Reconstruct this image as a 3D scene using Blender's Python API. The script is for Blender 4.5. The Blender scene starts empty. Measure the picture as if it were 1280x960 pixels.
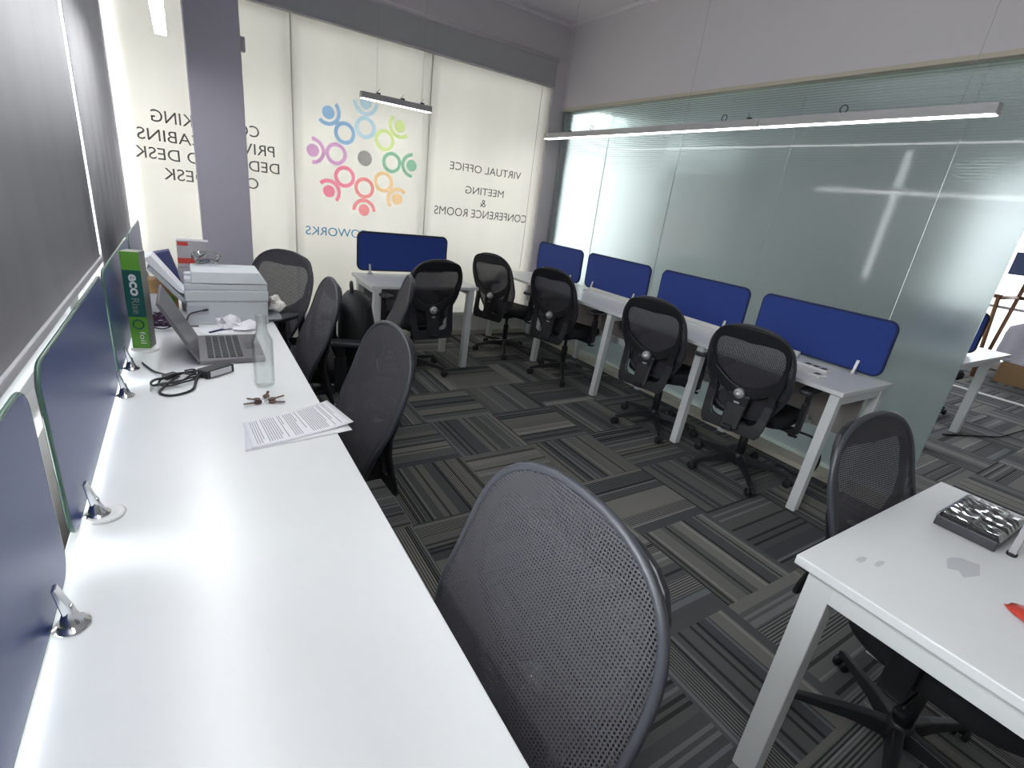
import bpy, bmesh, math, random
from mathutils import Vector, Matrix
random.seed(7)
PI = math.pi
SC = bpy.context.scene
COL = SC.collection

# ------------------------------------------------------------------ camera, world, lights, exposure
R = [[0.8438159209179201, -0.5231584774730731, 0.11949853159557469],
     [-0.0879570964256397, -0.35450402316115426, -0.9309083986896493],
     [0.5293753307378549, 0.7750045838642584, -0.34515163942182703]]
cam = bpy.data.objects.new('camera', bpy.data.cameras.new('camera'))
COL.objects.link(cam)
cam.data.sensor_width = 36.0
cam.data.lens = 614.704 / 1280 * 36.0
cam.data.clip_start = 0.02
M = Matrix(((R[0][0], -R[1][0], -R[2][0], 0.0),
            (R[0][1], -R[1][1], -R[2][1], 0.0),
            (R[0][2], -R[1][2], -R[2][2], 1.5),
            (0, 0, 0, 1)))
cam.matrix_world = M
SC.camera = cam
SC.view_settings.view_transform = 'Standard'
SC.view_settings.look = 'None'
SC.view_settings.gamma = 1.0
SC.view_settings.use_curve_mapping = False
SC.view_settings.exposure = 0.35
SC.cycles.use_denoising = True
SC.cycles.max_bounces = 14
SC.cycles.diffuse_bounces = 6
SC.cycles.glossy_bounces = 4
SC.cycles.transmission_bounces = 8
SC.cycles.transparent_max_bounces = 16
SC.cycles.sample_clamp_indirect = 6.0
SC.cycles.caustics_reflective = False
SC.cycles.caustics_refractive = True

W = bpy.data.worlds.new('sky')
SC.world = W
W.use_nodes = True
SKY = 11.0
wn = W.node_tree.nodes; wl = W.node_tree.links
wn['Background'].inputs['Strength'].default_value = SKY
_tc = wn.new('ShaderNodeTexCoord'); _sx = wn.new('ShaderNodeSeparateXYZ'); _mr = wn.new('ShaderNodeMapRange'); _rp = wn.new('ShaderNodeValToRGB')
wl.new(_tc.outputs['Generated'], _sx.inputs[0]); wl.new(_sx.outputs['Z'], _mr.inputs['Value'])
_mr.inputs['From Min'].default_value = -0.4; _mr.inputs['From Max'].default_value = 0.6
wl.new(_mr.outputs[0], _rp.inputs[0]); wl.new(_rp.outputs[0], wn['Background'].inputs['Color'])
_rp.color_ramp.elements[0].color = (0.62, 0.62, 0.60, 1); _rp.color_ramp.elements[1].color = (1.0, 1.02, 1.06, 1)
_rp.color_ramp.elements[0].position = 0.2; _rp.color_ramp.elements[1].position = 0.75

def portal(name, loc, rot, sx, sy):
    l = bpy.data.lights.new(name, 'AREA'); l.shape = 'RECTANGLE'; l.size = sx; l.size_y = sy
    l.cycles.is_portal = True
    o = bpy.data.objects.new(name, l); COL.objects.link(o); o.location = loc; o.rotation_euler = rot
LAMP = 6.2     # radiance of the lamp diffusers

# ------------------------------------------------------------------ materials
def mat(name, col, rough=0.5, metal=0.0, noise=None, bump=None, spec=0.5, sheen=0.0, coat=0.0):
    m = bpy.data.materials.new(name); m.use_nodes = True
    n = m.node_tree.nodes; l = m.node_tree.links; b = n['Principled BSDF']
    b.inputs['Base Color'].default_value = (*col, 1); b.inputs['Roughness'].default_value = rough
    b.inputs['Metallic'].default_value = metal; b.inputs['Specular IOR Level'].default_value = spec
    b.inputs['Sheen Weight'].default_value = sheen; b.inputs['Coat Weight'].default_value = coat
    tc = n.new('ShaderNodeTexCoord')
    if noise:
        sc, amt = noise
        t = n.new('ShaderNodeTexNoise'); t.inputs['Scale'].default_value = sc; t.inputs['Detail'].default_value = 4
        l.new(tc.outputs['Object'], t.inputs['Vector'])
        mr = n.new('ShaderNodeMapRange'); mr.inputs['To Min'].default_value = 1 - amt; mr.inputs['To Max'].default_value = 1 + amt
        l.new(t.outputs[0], mr.inputs['Value'])
        mx = n.new('ShaderNodeMix'); mx.data_type = 'RGBA'; mx.blend_type = 'MULTIPLY'; mx.inputs[0].default_value = 1
        mx.inputs[6].default_value = (*col, 1); l.new(mr.outputs[0], mx.inputs[7]); l.new(mx.outputs[2], b.inputs['Base Color'])
    if bump:
        sc, st = bump
        t = n.new('ShaderNodeTexNoise'); t.inputs['Scale'].default_value = sc; t.inputs['Detail'].default_value = 3
        l.new(tc.outputs['Object'], t.inputs['Vector'])
        bp = n.new('ShaderNodeBump'); bp.inputs['Strength'].default_value = st; bp.inputs['Distance'].default_value = 0.002
        l.new(t.outputs[0], bp.inputs['Height']); l.new(bp.outputs[0], b.inputs['Normal'])
    return m

def emis(name, col, s):
    m = bpy.data.materials.new(name); m.use_nodes = True
    n = m.node_tree.nodes; b = n['Principled BSDF']
    b.inputs['Base Color'].default_value = (0.8, 0.8, 0.8, 1)
    b.inputs['Emission Color'].default_value = (*col, 1); b.inputs['Emission Strength'].default_value = s
    return m

def sheer(name, col, trans, diff=0.3, weave=None):
    """cloth or vinyl that lets daylight glow through"""
    m = bpy.data.materials.new(name); m.use_nodes = True
    n = m.node_tree.nodes; l = m.node_tree.links; n.remove(n['Principled BSDF'])
    out = n['Material Output']
    d = n.new('ShaderNodeBsdfDiffuse'); t = n.new('ShaderNodeBsdfTranslucent'); a = n.new('ShaderNodeAddShader')
    d.inputs[0].default_value = (*[c * diff for c in col], 1); t.inputs[0].default_value = (*[c * trans for c in col], 1)
    if weave:
        tc = n.new('ShaderNodeTexCoord'); mp = n.new('ShaderNodeMapping'); mp.inputs['Scale'].default_value = weave
        ns = n.new('ShaderNodeTexNoise'); ns.inputs['Scale'].default_value = 1; ns.inputs['Detail'].default_value = 2
        l.new(tc.outputs['Object'], mp.inputs[0]); l.new(mp.outputs[0], ns.inputs['Vector'])
        mr = n.new('ShaderNodeMapRange'); mr.inputs['To Min'].default_value = .9; mr.inputs['To Max'].default_value = 1.1
        l.new(ns.outputs[0], mr.inputs['Value'])
        for s, k in ((d, diff), (t, trans)):
            mx = n.new('ShaderNodeMix'); mx.data_type = 'RGBA'; mx.blend_type = 'MULTIPLY'; mx.inputs[0].default_value = 1
            mx.inputs[6].default_value = (*[c * k for c in col], 1); l.new(mr.outputs[0], mx.inputs[7]); l.new(mx.outputs[2], s.inputs[0])
    l.new(d.outputs[0], a.inputs[0]); l.new(t.outputs[0], a.inputs[1]); l.new(a.outputs[0], out.inputs[0])
    return m

def clear(name, col=(1, 1, 1), gloss=0.08, rough=0.02):
    m = bpy.data.materials.new(name); m.use_nodes = True
    n = m.node_tree.nodes; l = m.node_tree.links; n.remove(n['Principled BSDF'])
    t = n.new('ShaderNodeBsdfTransparent'); g = n.new('ShaderNodeBsdfGlossy'); x = n.new('ShaderNodeMixShader')
    fr = n.new('ShaderNodeFresnel'); fr.inputs[0].default_value = 1.45
    mm = n.new('ShaderNodeMath'); mm.operation = 'MULTIPLY'; mm.inputs[1].default_value = gloss / 0.04; mm.use_clamp = True
    t.inputs[0].default_value = (*col, 1); g.inputs['Roughness'].default_value = rough
    l.new(fr.outputs[0], mm.inputs[0]); l.new(mm.outputs[0], x.inputs[0])
    l.new(t.outputs[0], x.inputs[1]); l.new(g.outputs[0], x.inputs[2]); l.new(x.outputs[0], n['Material Output'].inputs[0])
    return m

def carpet_material():
    m = bpy.data.materials.new('carpet_tiles'); m.use_nodes = True
    n = m.node_tree.nodes; l = m.node_tree.links; b = n['Principled BSDF']
    b.inputs['Roughness'].default_value = 0.95; b.inputs['Specular IOR Level'].default_value = 0.15
    def math_(op, a, c=None, d=None):
        q = n.new('ShaderNodeMath'); q.operation = op
        for i, v in enumerate((a, c, d)):
            if v is None: continue
            if isinstance(v, (int, float)): q.inputs[i].default_value = v
            else: l.new(v, q.inputs[i])
        return q.outputs[0]
    tc = n.new('ShaderNodeTexCoord'); s = n.new('ShaderNodeSeparateXYZ'); l.new(tc.outputs['Object'], s.inputs[0])
    T = 0.5125
    X = math_('DIVIDE', math_('SUBTRACT', s.outputs[0], 1.81), T); Y = math_('DIVIDE', math_('SUBTRACT', s.outputs[1], 0.81), T)
    i = math_('FLOOR', X); j = math_('FLOOR', Y); fx = math_('FRACT', X); fy = math_('FRACT', Y)
    par = math_('FLOORED_MODULO', math_('ADD', i, j), 2.0)
    u = math_('ADD', math_('MULTIPLY', fx, math_('SUBTRACT', 1.0, par)), math_('MULTIPLY', fy, par))
    def wn_(*v):
        c = n.new('ShaderNodeCombineXYZ')
        for k, x in enumerate(v):
            if isinstance(x, (int, float)): c.inputs[k].default_value = x
            else: l.new(x, c.inputs[k])
        w = n.new('ShaderNodeTexWhiteNoise'); w.noise_dimensions = '3D'; l.new(c.outputs[0], w.inputs['Vector']); return w
    seed = math_('ADD', math_('MULTIPLY', i, 17.0), math_('MULTIPLY', j, 7.31))
    tile = wn_(i, j, 3.0)
    shift = math_('MULTIPLY', tile.outputs[0], 0.11)
    uu = math_('ADD', u, shift)
    band = math_('FLOOR', math_('MULTIPLY', uu, 6.0))
    bw = wn_(band, seed, 1.0)                                   # broad bands
    fine = math_('FLOOR', math_('MULTIPLY', u, 36.0))
    fw = wn_(fine, seed, 2.0)
    thin_d = math_('GREATER_THAN', fw.outputs[0], 0.90)         # single dark lines
    thin_l = math_('LESS_THAN', fw.outputs[0], 0.10)            # single light lines
    kind = wn_(band, seed, 5.0)
    ribm = math_('GREATER_THAN', kind.outputs[0], 0.66)         # bands made of fine ribs
    rib = math_('GREATER_THAN', math_('FRACT', math_('MULTIPLY', u, 42.0)), 0.5)
    base = math_('ADD', 0.085, math_('MULTIPLY', math_('POWER', bw.outputs[0], 1.5), 0.125))
    base = math_('MULTIPLY', base, math_('ADD', 0.85, math_('MULTIPLY', tile.outputs[0], 0.3)))
    base = math_('MULTIPLY', base, math_('SUBTRACT', 1.0, math_('MULTIPLY', math_('MULTIPLY', rib, ribm), 0.72)))
    base = math_('MULTIPLY', base, math_('ADD', 1.0, math_('MULTIPLY', ribm, 0.35)))
    base = math_('MULTIPLY', base, math_('SUBTRACT', 1.0, math_('MULTIPLY', thin_d, 0.62)))
    base = math_('ADD', base, math_('MULTIPLY', thin_l, 0.08))
    ns = n.new('ShaderNodeTexNoise'); ns.inputs['Scale'].default_value = 420; ns.inputs['Detail'].default_value = 2
    l.new(tc.outputs['Object'], ns.inputs['Vector'])
    base = math_('MULTIPLY', base, math_('ADD', 0.72, math_('MULTIPLY', ns.outputs[0], 0.56)))
    # tint: warm light bands, blue-green in some tiles
    rp = n.new('ShaderNodeMix'); rp.data_type = 'RGBA'; l.new(bw.outputs[0], rp.inputs[0])
    rp.inputs[6].default_value = (0.93, 1.0, 1.06, 1); rp.inputs[7].default_value = (1.06, 1.02, 0.95, 1)
    mx = n.new('ShaderNodeMix'); mx.data_type = 'RGBA'; mx.blend_type = 'MULTIPLY'; mx.inputs[0].default_value = 1
    l.new(rp.outputs[2], mx.inputs[6]); l.new(base, mx.inputs[7]); l.new(mx.outputs[2], b.inputs['Base Color'])
    bp = n.new('ShaderNodeBump'); bp.inputs['Strength'].default_value = 0.5; bp.inputs['Distance'].default_value = 0.002
    l.new(ns.outputs[0], bp.inputs['Height']); l.new(bp.outputs[0], b.inputs['Normal'])
    return m

def mesh_cloth(name, col, hole, pitch):
    """open net: real holes cut by a repeating pattern"""
    m = bpy.data.materials.new(name); m.use_nodes = True
    n = m.node_tree.nodes; l = m.node_tree.links; b = n['Principled BSDF']
    b.inputs['Base Color'].default_value = (*col, 1); b.inputs['Roughness'].default_value = 0.65; b.inputs['Specular IOR Level'].default_value = 0.35
    tc = n.new('ShaderNodeTexCoord'); s = n.new('ShaderNodeSeparateXYZ'); l.new(tc.outputs['UV'], s.inputs[0])
    def math_(op, a, c=None):
        q = n.new('ShaderNodeMath'); q.operation = op
        for i, v in enumerate((a, c)):
            if v is None: continue
            if isinstance(v, (int, float)): q.inputs[i].default_value = v
            else: l.new(v, q.inputs[i])
        return q.outputs[0]
    a = math_('ABSOLUTE', math_('SUBTRACT', math_('FRACT', math_('DIVIDE', s.outputs[0], pitch)), 0.5))
    row = math_('DIVIDE', s.outputs[1], pitch)
    c = math_('ABSOLUTE', math_('SUBTRACT', math_('FRACT', row), 0.5))
    h = math_('LESS_THAN', math_('MAXIMUM', a, c), hole)
    t = n.new('ShaderNodeBsdfTransparent'); x = n.new('ShaderNodeMixShader')
    l.new(h, x.inputs[0]); l.new(b.outputs[0], x.inputs[1]); l.new(t.outputs[0], x.inputs[2])
    l.new(x.outputs[0], n['Material Output'].inputs[0])
    return m

def frosted(name):
    """green float glass with an obscuring film, finely ruled near the top and the foot"""
    m = bpy.data.materials.new(name); m.use_nodes = True
    n = m.node_tree.nodes; l = m.node_tree.links; b = n['Principled BSDF']
    b.inputs['Base Color'].default_value = (0.78, 0.86, 0.85, 1); b.inputs['Transmission Weight'].default_value = 1
    b.inputs['Roughness'].default_value = 0.34; b.inputs['IOR'].default_value = 1.25
    tc = n.new('ShaderNodeTexCoord'); s = n.new('ShaderNodeSeparateXYZ'); l.new(tc.outputs['Object'], s.inputs[0])
    def math_(op, a, c=None):
        q = n.new('ShaderNodeMath'); q.operation = op
        for i, v in enumerate((a, c)):
            if v is None: continue
            if isinstance(v, (int, float)): q.inputs[i].default_value = v
            else: l.new(v, q.inputs[i])
        return q.outputs[0]
    z = s.outputs[2]
    fr = math_('FRACT', math_('MULTIPLY', z, 62.0))
    def rng(a, c):
        r = n.new('ShaderNodeMapRange'); r.inputs['From Min'].default_value = a; r.inputs['From Max'].default_value = c
        l.new(z, r.inputs['Value']); return r.outputs[0]
    wid = math_('MAXIMUM', rng(1.86, 2.55), rng(0.42, 0.0))
    line = math_('LESS_THAN', fr, math_('MULTIPLY', wid, 0.34))
    t = n.new('ShaderNodeBsdfTranslucent'); t.inputs[0].default_value = (0.62, 0.69, 0.68, 1)
    x = n.new('ShaderNodeMixShader'); x.inputs[0].default_value = 0.42
    l.new(b.outputs[0], x.inputs[1]); l.new(t.outputs[0], x.inputs[2])
    gl = n.new('ShaderNodeBsdfGlossy'); gl.inputs['Roughness'].default_value = 0.06; gl.inputs[0].default_value = (1, 1, 1, 1)
    fn = n.new('ShaderNodeFresnel'); fn.inputs[0].default_value = 1.45
    y = n.new('ShaderNodeMixShader'); l.new(fn.outputs[0], y.inputs[0]); l.new(x.outputs[0], y.inputs[1]); l.new(gl.outputs[0], y.inputs[2])
    c = n.new('ShaderNodeBsdfTransparent'); c.inputs[0].default_value = (0.70, 0.80, 0.78, 1)
    w = n.new('ShaderNodeMixShader'); l.new(line, w.inputs[0]); l.new(y.outputs[0], w.inputs[1]); l.new(c.outputs[0], w.inputs[2])
    l.new(w.outputs[0], n['Material Output'].inputs[0])
    return m

MT = dict(
    wall=mat('wall_paint', (0.72, 0.69, 0.72), 0.9, bump=(60, 0.15)),
    ceil=mat('ceiling_paint', (0.84, 0.81, 0.835), 0.95),
    column=mat('lavender_paint', (0.52, 0.50, 0.59), 0.85),
    grey=mat('grey_panel', (0.50, 0.50, 0.52), 0.7),
    whitewall=mat('white_paint', (0.80, 0.80, 0.78), 0.85),
    beige=mat('beige_skirting', (0.62, 0.57, 0.48), 0.6),
    carpet=carpet_material(),
    lam=mat('white_laminate', (0.80, 0.815, 0.83), 0.28, noise=(6, 0.03)),
    metal=mat('white_powder_coat', (0.74, 0.76, 0.76), 0.45),
    board=mat('grey_board', (0.42, 0.39, 0.37), 0.7),
    blue=mat('blue_fabric', (0.018, 0.05, 0.27), 0.85, noise=(300, 0.12), sheen=0.15),
    bluefilm=mat('blue_board_film', (0.036, 0.062, 0.20), 0.30, spec=.32),
    edge=mat('black_trim', (0.015, 0.015, 0.018), 0.5),
    edgeblue=mat('dark_blue_trim', (0.010, 0.022, 0.11), 0.7),
    glassedge=mat('green_glass_edge', (0.07, 0.14, 0.11), 0.15),
    black=mat('black_plastic', (0.017, 0.017, 0.02), 0.42, spec=0.45),
    rimp=mat('charcoal_plastic', (0.042, 0.045, 0.055), 0.38, spec=0.5),
    seat=mat('black_cloth', (0.012, 0.012, 0.015), 0.9, noise=(220, 0.3), bump=(350, 0.4)),
    net=mesh_cloth('charcoal_net', (0.065, 0.062, 0.072), 0.288, 0.0066),
    chrome=mat('chrome', (0.72, 0.72, 0.74), 0.16, 1.0),
    silver=mat('silver_plastic', (0.68, 0.68, 0.70), 0.35, 0.6),
    rubber=mat('black_rubber', (0.012, 0.012, 0.014), 0.55),
    cream=sheer('cream_blind_cloth', (0.97, 0.95, 0.90), 0.37, 0.34, weave=(2.5, 2.5, 0.8)),
    greyblind=sheer('grey_blind_cloth', (0.44, 0.435, 0.45), 0.24, 1.0, weave=(5, 5, 0.5)),
    clear=clear('window_glass', (0.97, 0.985, 0.98), 0.04),
    tint=clear('daylight_cut_glass', (0.60, 0.61, 0.62), 0.04),  # grey tint added to cut the daylight from the far window
    tint2=clear('dim_window_glass', (0.85, 0.87, 0.87), 0.04),  # slight tint added to hold back daylight beyond the partition
    film=clear('clear_plastic_film', (0.96, 0.96, 0.97), 0.14, 0.10),
    frost=frosted('frosted_glass'),
    alu=mat('aluminium', (0.62, 0.63, 0.64), 0.35, 0.9),
    lampgrey=mat('lamp_housing', (0.55, 0.54, 0.55), 0.5),
    glow=emis('lamp_diffuser', (1.0, 0.99, 0.98), LAMP),
    glow2=emis('bright_lamp_diffuser', (0.97, 0.99, 1.0), LAMP * 5.2),
    paper=mat('white_paper', (0.84, 0.84, 0.88), 0.8),
    ink=mat('grey_print', (0.42, 0.42, 0.46), 0.8),
    prn=mat('printer_plastic', (0.62, 0.65, 0.68), 0.45),
    prnd=mat('printer_plastic_darker_grey', (0.50, 0.53, 0.57), 0.5),  # darker grey of the tray, paper support and side recess
    slot=mat('dark_slot', (0.05, 0.05, 0.06), 0.6),
    lapg=mat('laptop_grey', (0.16, 0.15, 0.165), 0.4, 0.3),
    lapk=mat('laptop_key', (0.035, 0.035, 0.04), 0.5),
    screenoff=mat('laptop_bezel', (0.07, 0.065, 0.075), 0.3),
    brown=mat('key_bronze', (0.16, 0.10, 0.085), 0.35, 0.8),
    green=mat('carton_green', (0.13, 0.36, 0.045), 0.45),
    dgreen=mat('carton_dark_green', (0.012, 0.10, 0.085), 0.45),
    cside=mat('carton_grey_side', (0.28, 0.29, 0.27), 0.6),
    white=mat('white_plastic', (0.82, 0.82, 0.82), 0.4),
    cloth=mat('white_cloth', (0.74, 0.71, 0.68), 0.9, bump=(40, 0.5)),
    sheet=mat('dust_sheet', (0.60, 0.58, 0.68), 0.85, bump=(14, 0.6)),
    card=mat('cardboard', (0.33, 0.20, 0.10), 0.85),
    brownbox=mat('brown_box', (0.36, 0.21, 0.085), 0.7),
    red=mat('red_print', (0.52, 0.05, 0.035), 0.4),
    orange=mat('orange_print', (0.72, 0.27, 0.02), 0.35),
    greybox=mat('grey_carton', (0.42, 0.40, 0.43), 0.6),
    navy=mat('navy_card', (0.05, 0.06, 0.16), 0.6),
    purple=mat('purple_cable', (0.045, 0.012, 0.05), 0.5),
    wood=mat('brown_wood', (0.30, 0.15, 0.075), 0.5, noise=(9, 0.2)),
    bag=mat('black_nylon', (0.012, 0.013, 0.016), 0.6, bump=(120, 0.4)),
    tray=mat('dark_tray', (0.03, 0.03, 0.037), 0.35),
    stain=mat('grey_scuff', (0.60, 0.61, 0.64), 0.6),
    posterblue=mat('window_sticker_blue', (0.20, 0.27, 0.55), 0.5),
    label=mat('adapter_label', (0.55, 0.55, 0.58), 0.5),
)
def bottle_material():
    m = bpy.data.materials.new('bottle_glass'); m.use_nodes = True
    n = m.node_tree.nodes; l = m.node_tree.links; b = n['Principled BSDF']
    b.inputs['Base Color'].default_value = (0.93, 0.96, 0.95, 1); b.inputs['Roughness'].default_value = 0.08
    b.inputs['Transmission Weight'].default_value = 1; b.inputs['IOR'].default_value = 1.25
    x = n.new('ShaderNodeMixShader'); t = n.new('ShaderNodeBsdfTransparent'); t.inputs[0].default_value = (0.975, 0.985, 0.98, 1)
    x.inputs[0].default_value = 0.84
    l.new(b.outputs[0], x.inputs[1]); l.new(t.outputs[0], x.inputs[2]); l.new(x.outputs[0], n['Material Output'].inputs[0])
    return m
MT['bottle'] = bottle_material()

# ------------------------------------------------------------------ helpers
class MB:
    """collects shapes into one mesh"""
    def __init__(s): s.bm = bmesh.new()
    def _add(s, verts, faces, mi=0, smooth=False):
        vs = [s.bm.verts.new(v) for v in verts]
        for f in faces:
            try:
                fc = s.bm.faces.new([vs[i] for i in f]); fc.material_index = mi; fc.smooth = smooth
            except ValueError: pass
        return vs
    def box(s, x0, x1, y0, y1, z0, z1, mi=0, bev=0.0, mtx=None):
        t = bmesh.new(); bmesh.ops.create_cube(t, size=1.0)
        for v in t.verts:
            v.co = Vector(((x0 + x1) / 2 + v.co.x * (x1 - x0), (y0 + y1) / 2 + v.co.y * (y1 - y0), (z0 + z1) / 2 + v.co.z * (z1 - z0)))
        if bev: bmesh.ops.bevel(t, geom=list(t.edges), offset=bev, segments=2, affect='EDGES', profile=0.6)
        if mtx is not None: bmesh.ops.transform(t, matrix=mtx, verts=t.verts)
        s.take(t, mi); return s
    def take(s, t, mi=0, smooth=False):
        t.verts.index_update(); s._add([v.co.copy() for v in t.verts], [[v.index for v in f.verts] for f in t.faces], mi, smooth); t.free()
    def tube(s, pts, r, n=8, mi=0, closed=False, rads=None, caps=True):
        pts = [Vector(p) for p in pts]; N = len(pts); rings = []; prev = None
        for i in range(N):
            if closed: d = pts[(i + 1) % N] - pts[i - 1]
            else: d = pts[min(i + 1, N - 1)] - pts[max(i - 1, 0)]
            d.normalize()
            if prev is None:
                a = Vector((0, 0, 1)) if abs(d.z) < 0.9 else Vector((1, 0, 0))
                a = (a - d * a.dot(d)).normalized()
            else:
                a = (prev - d * prev.dot(d)).normalized()
            prev = a; b = d.cross(a); rr = rads[i] if rads else r
            rings.append([pts[i] + (a * math.cos(2 * PI * k / n) + b * math.sin(2 * PI * k / n)) * rr for k in range(n)])
        vs = [v for rg in rings for v in rg]; fs = []
        for i in range(N if closed else N - 1):
            for k in range(n):
                fs.append([i * n + k, i * n + (k + 1) % n, ((i + 1) % N) * n + (k + 1) % n, ((i + 1) % N) * n + k])
        if not closed and caps: fs.append(list(range(n))[::-1]); fs.append([(N - 1) * n + k for k in range(n)])
        s._add(vs, fs, mi, True); return s
    def lathe(s, prof, n=24, c=(0, 0, 0), mi=0, mtx=None, smooth=True):
        vs = []; fs = []
        for r, z in prof:
            for k in range(n):
                v = Vector((r * math.cos(2 * PI * k / n), r * math.sin(2 * PI * k / n), z))
                if mtx is not None: v = mtx @ v
                vs.append(v + Vector(c))
        for i in range(len(prof) - 1):
            for k in range(n): fs.append([i * n + k, i * n + (k + 1) % n, (i + 1) * n + (k + 1) % n, (i + 1) * n + k])
        fs.append(list(range(n))[::-1]); fs.append([(len(prof) - 1) * n + k for k in range(n)])
        s._add(vs, fs, mi, smooth); return s
    def prism(s, poly, d0, d1, plane='xz', mi=0, off=0.0):
        """polygon pulled between two depths"""
        def P(a, b, d): return {'xz': (a, d, b), 'yz': (d, a, b), 'xy': (a, b, d)}[plane]
        n = len(poly); vs = [P(a, b, d0) for a, b in poly] + [P(a, b, d1) for a, b in poly]
        fs = [list(range(n)), list(range(2 * n - 1, n - 1, -1))] + [[i, n + i, n + (i + 1) % n, (i + 1) % n] for i in range(n)]
        s._add(vs, fs, mi); return s
    def hexa(s, b, t, mi=0):
        """four bottom and four top corners"""
        s._add(list(b) + list(t), [[3, 2, 1, 0], [4, 5, 6, 7], [0, 1, 5, 4], [1, 2, 6, 5], [2, 3, 7, 6], [3, 0, 4, 7]], mi); return s
    def build(s, name, mats, parent=None, bevel=None, smooth=None, kind=None, solid=None, sub=0):
        bmesh.ops.recalc_face_normals(s.bm, faces=s.bm.faces)
        me = bpy.data.meshes.new(name); s.bm.to_mesh(me); s.bm.free()
        for m in (mats if isinstance(mats, (list, tuple)) else [mats]): me.materials.append(MT[m] if isinstance(m, str) else m)
        o = bpy.data.objects.new(name, me); COL.objects.link(o)
        if parent: o.parent = parent
        if solid:
            q = o.modifiers.new('solid', 'SOLIDIFY'); q.thickness = solid; q.offset = 0
        if bevel:
            q = o.modifiers.new('bevel', 'BEVEL'); q.width = bevel; q.segments = 2; q.limit_method = 'ANGLE'; q.angle_limit = 0.6
        if sub:
            q = o.modifiers.new('sub', 'SUBSURF'); q.levels = sub; q.render_levels = sub
        if smooth:
            for p in me.polygons: p.use_smooth = True
        if kind: o['kind'] = kind
        return o

def tag(o, label, cat, group=None):
    o['label'] = label; o['category'] = cat
    if group: o['group'] = group
    return o
def thing(name, label, cat, loc=(0, 0, 0), rz=0.0, group=None):
    o = bpy.data.objects.new(name, None); COL.objects.link(o)
    o.location = loc; o.rotation_euler = (0, 0, rz); o.empty_display_size = 0.1
    return tag(o, label, cat, group)
def dup(root, loc, rz, label, group=None):
    def cp(o, par):
        c = o.copy(); COL.objects.link(c)
        if par: c.parent = par
        for ch in list(o.children): cp(ch, c)
        return c
    r = cp(root, None); r.location = loc; r.rotation_euler = (0, 0, rz); r['label'] = label
    if group: r['group'] = group
    return r
def rrect(x0, x1, z0, z1, r, n=6):
    P = []
    for cx, cz, a in ((x1 - r, z1 - r, 0), (x0 + r, z1 - r, PI / 2), (x0 + r, z0 + r, PI), (x1 - r, z0 + r, 1.5 * PI)):
        for k in range(n + 1): P.append((cx + r * math.cos(a + PI / 2 * k / n), cz + r * math.sin(a + PI / 2 * k / n)))
    return P
def smooth(p, k=5):
    p = [Vector(q) for q in p]; out = []
    for i in range(len(p) - 1):
        a, b, c, d = p[max(i - 1, 0)], p[i], p[i + 1], p[min(i + 2, len(p) - 1)]
        for q in range(k):
            t = q / k
            out.append(.5 * (2 * b + (c - a) * t + (2 * a - 5 * b + 4 * c - d) * t * t + (3 * b - a - 3 * c + d) * t ** 3))
    return out + [p[-1]]
def text_mesh(s, bold=0.0):
    c = bpy.data.curves.new('t', 'FONT'); c.body = s; c.size = 1; c.offset = bold; c.resolution_u = 4
    o = bpy.data.objects.new('t', c); COL.objects.link(o)
    me = bpy.data.meshes.new_from_object(o.evaluated_get(bpy.context.evaluated_depsgraph_get()))
    bpy.data.objects.remove(o); bpy.data.curves.remove(c)
    return me
def lettering(name, s, fn, m, parent=None, bold=0.02):
    """flat letters scaled to the unit square and sent through fn(u, v) -> point"""
    me = text_mesh(s, bold)
    xs = [v.co.x for v in me.vertices]; ys = [v.co.y for v in me.vertices]
    x0, x1, y0, y1 = min(xs), max(xs), min(ys), max(ys)
    for v in me.vertices: v.co = Vector(fn((v.co.x - x0) / (x1 - x0), (v.co.y - y0) / (y1 - y0)))
    me.materials.append(MT[m] if isinstance(m, str) else m)
    o = bpy.data.objects.new(name, me); COL.objects.link(o)
    if parent: o.parent = parent
    return o

def slab_blind(x0, x1, y, z0, z1):
    mb = MB(); n = 14
    vs = []; fs = []
    for i in range(n + 1):
        x = x0 + (x1 - x0) * i / n
        vs += [(x, y, z0), (x, y, z1)]
    fs = [[2 * i, 2 * i + 2, 2 * i + 3, 2 * i + 1] for i in range(n)]
    mb._add(vs, fs, 0, True)
    return mb
# ------------------------------------------------------------------ room shell
XL, XR, YB, ZC = -0.40, 3.55, 4.97, 3.28
YN, XF = -3.2, 10.2          # wall behind the camera, far wall of the next room
mb = MB(); mb.box(-0.55, XF + .1, YN - .1, YB + .1, -0.12, 0.0); mb.build('floor', 'carpet', kind='structure')
mb = MB(); mb.box(-0.55, XF + .1, YN - .1, YB + .25, ZC, ZC + .12); mb.build('ceiling', 'ceil', kind='structure')
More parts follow.
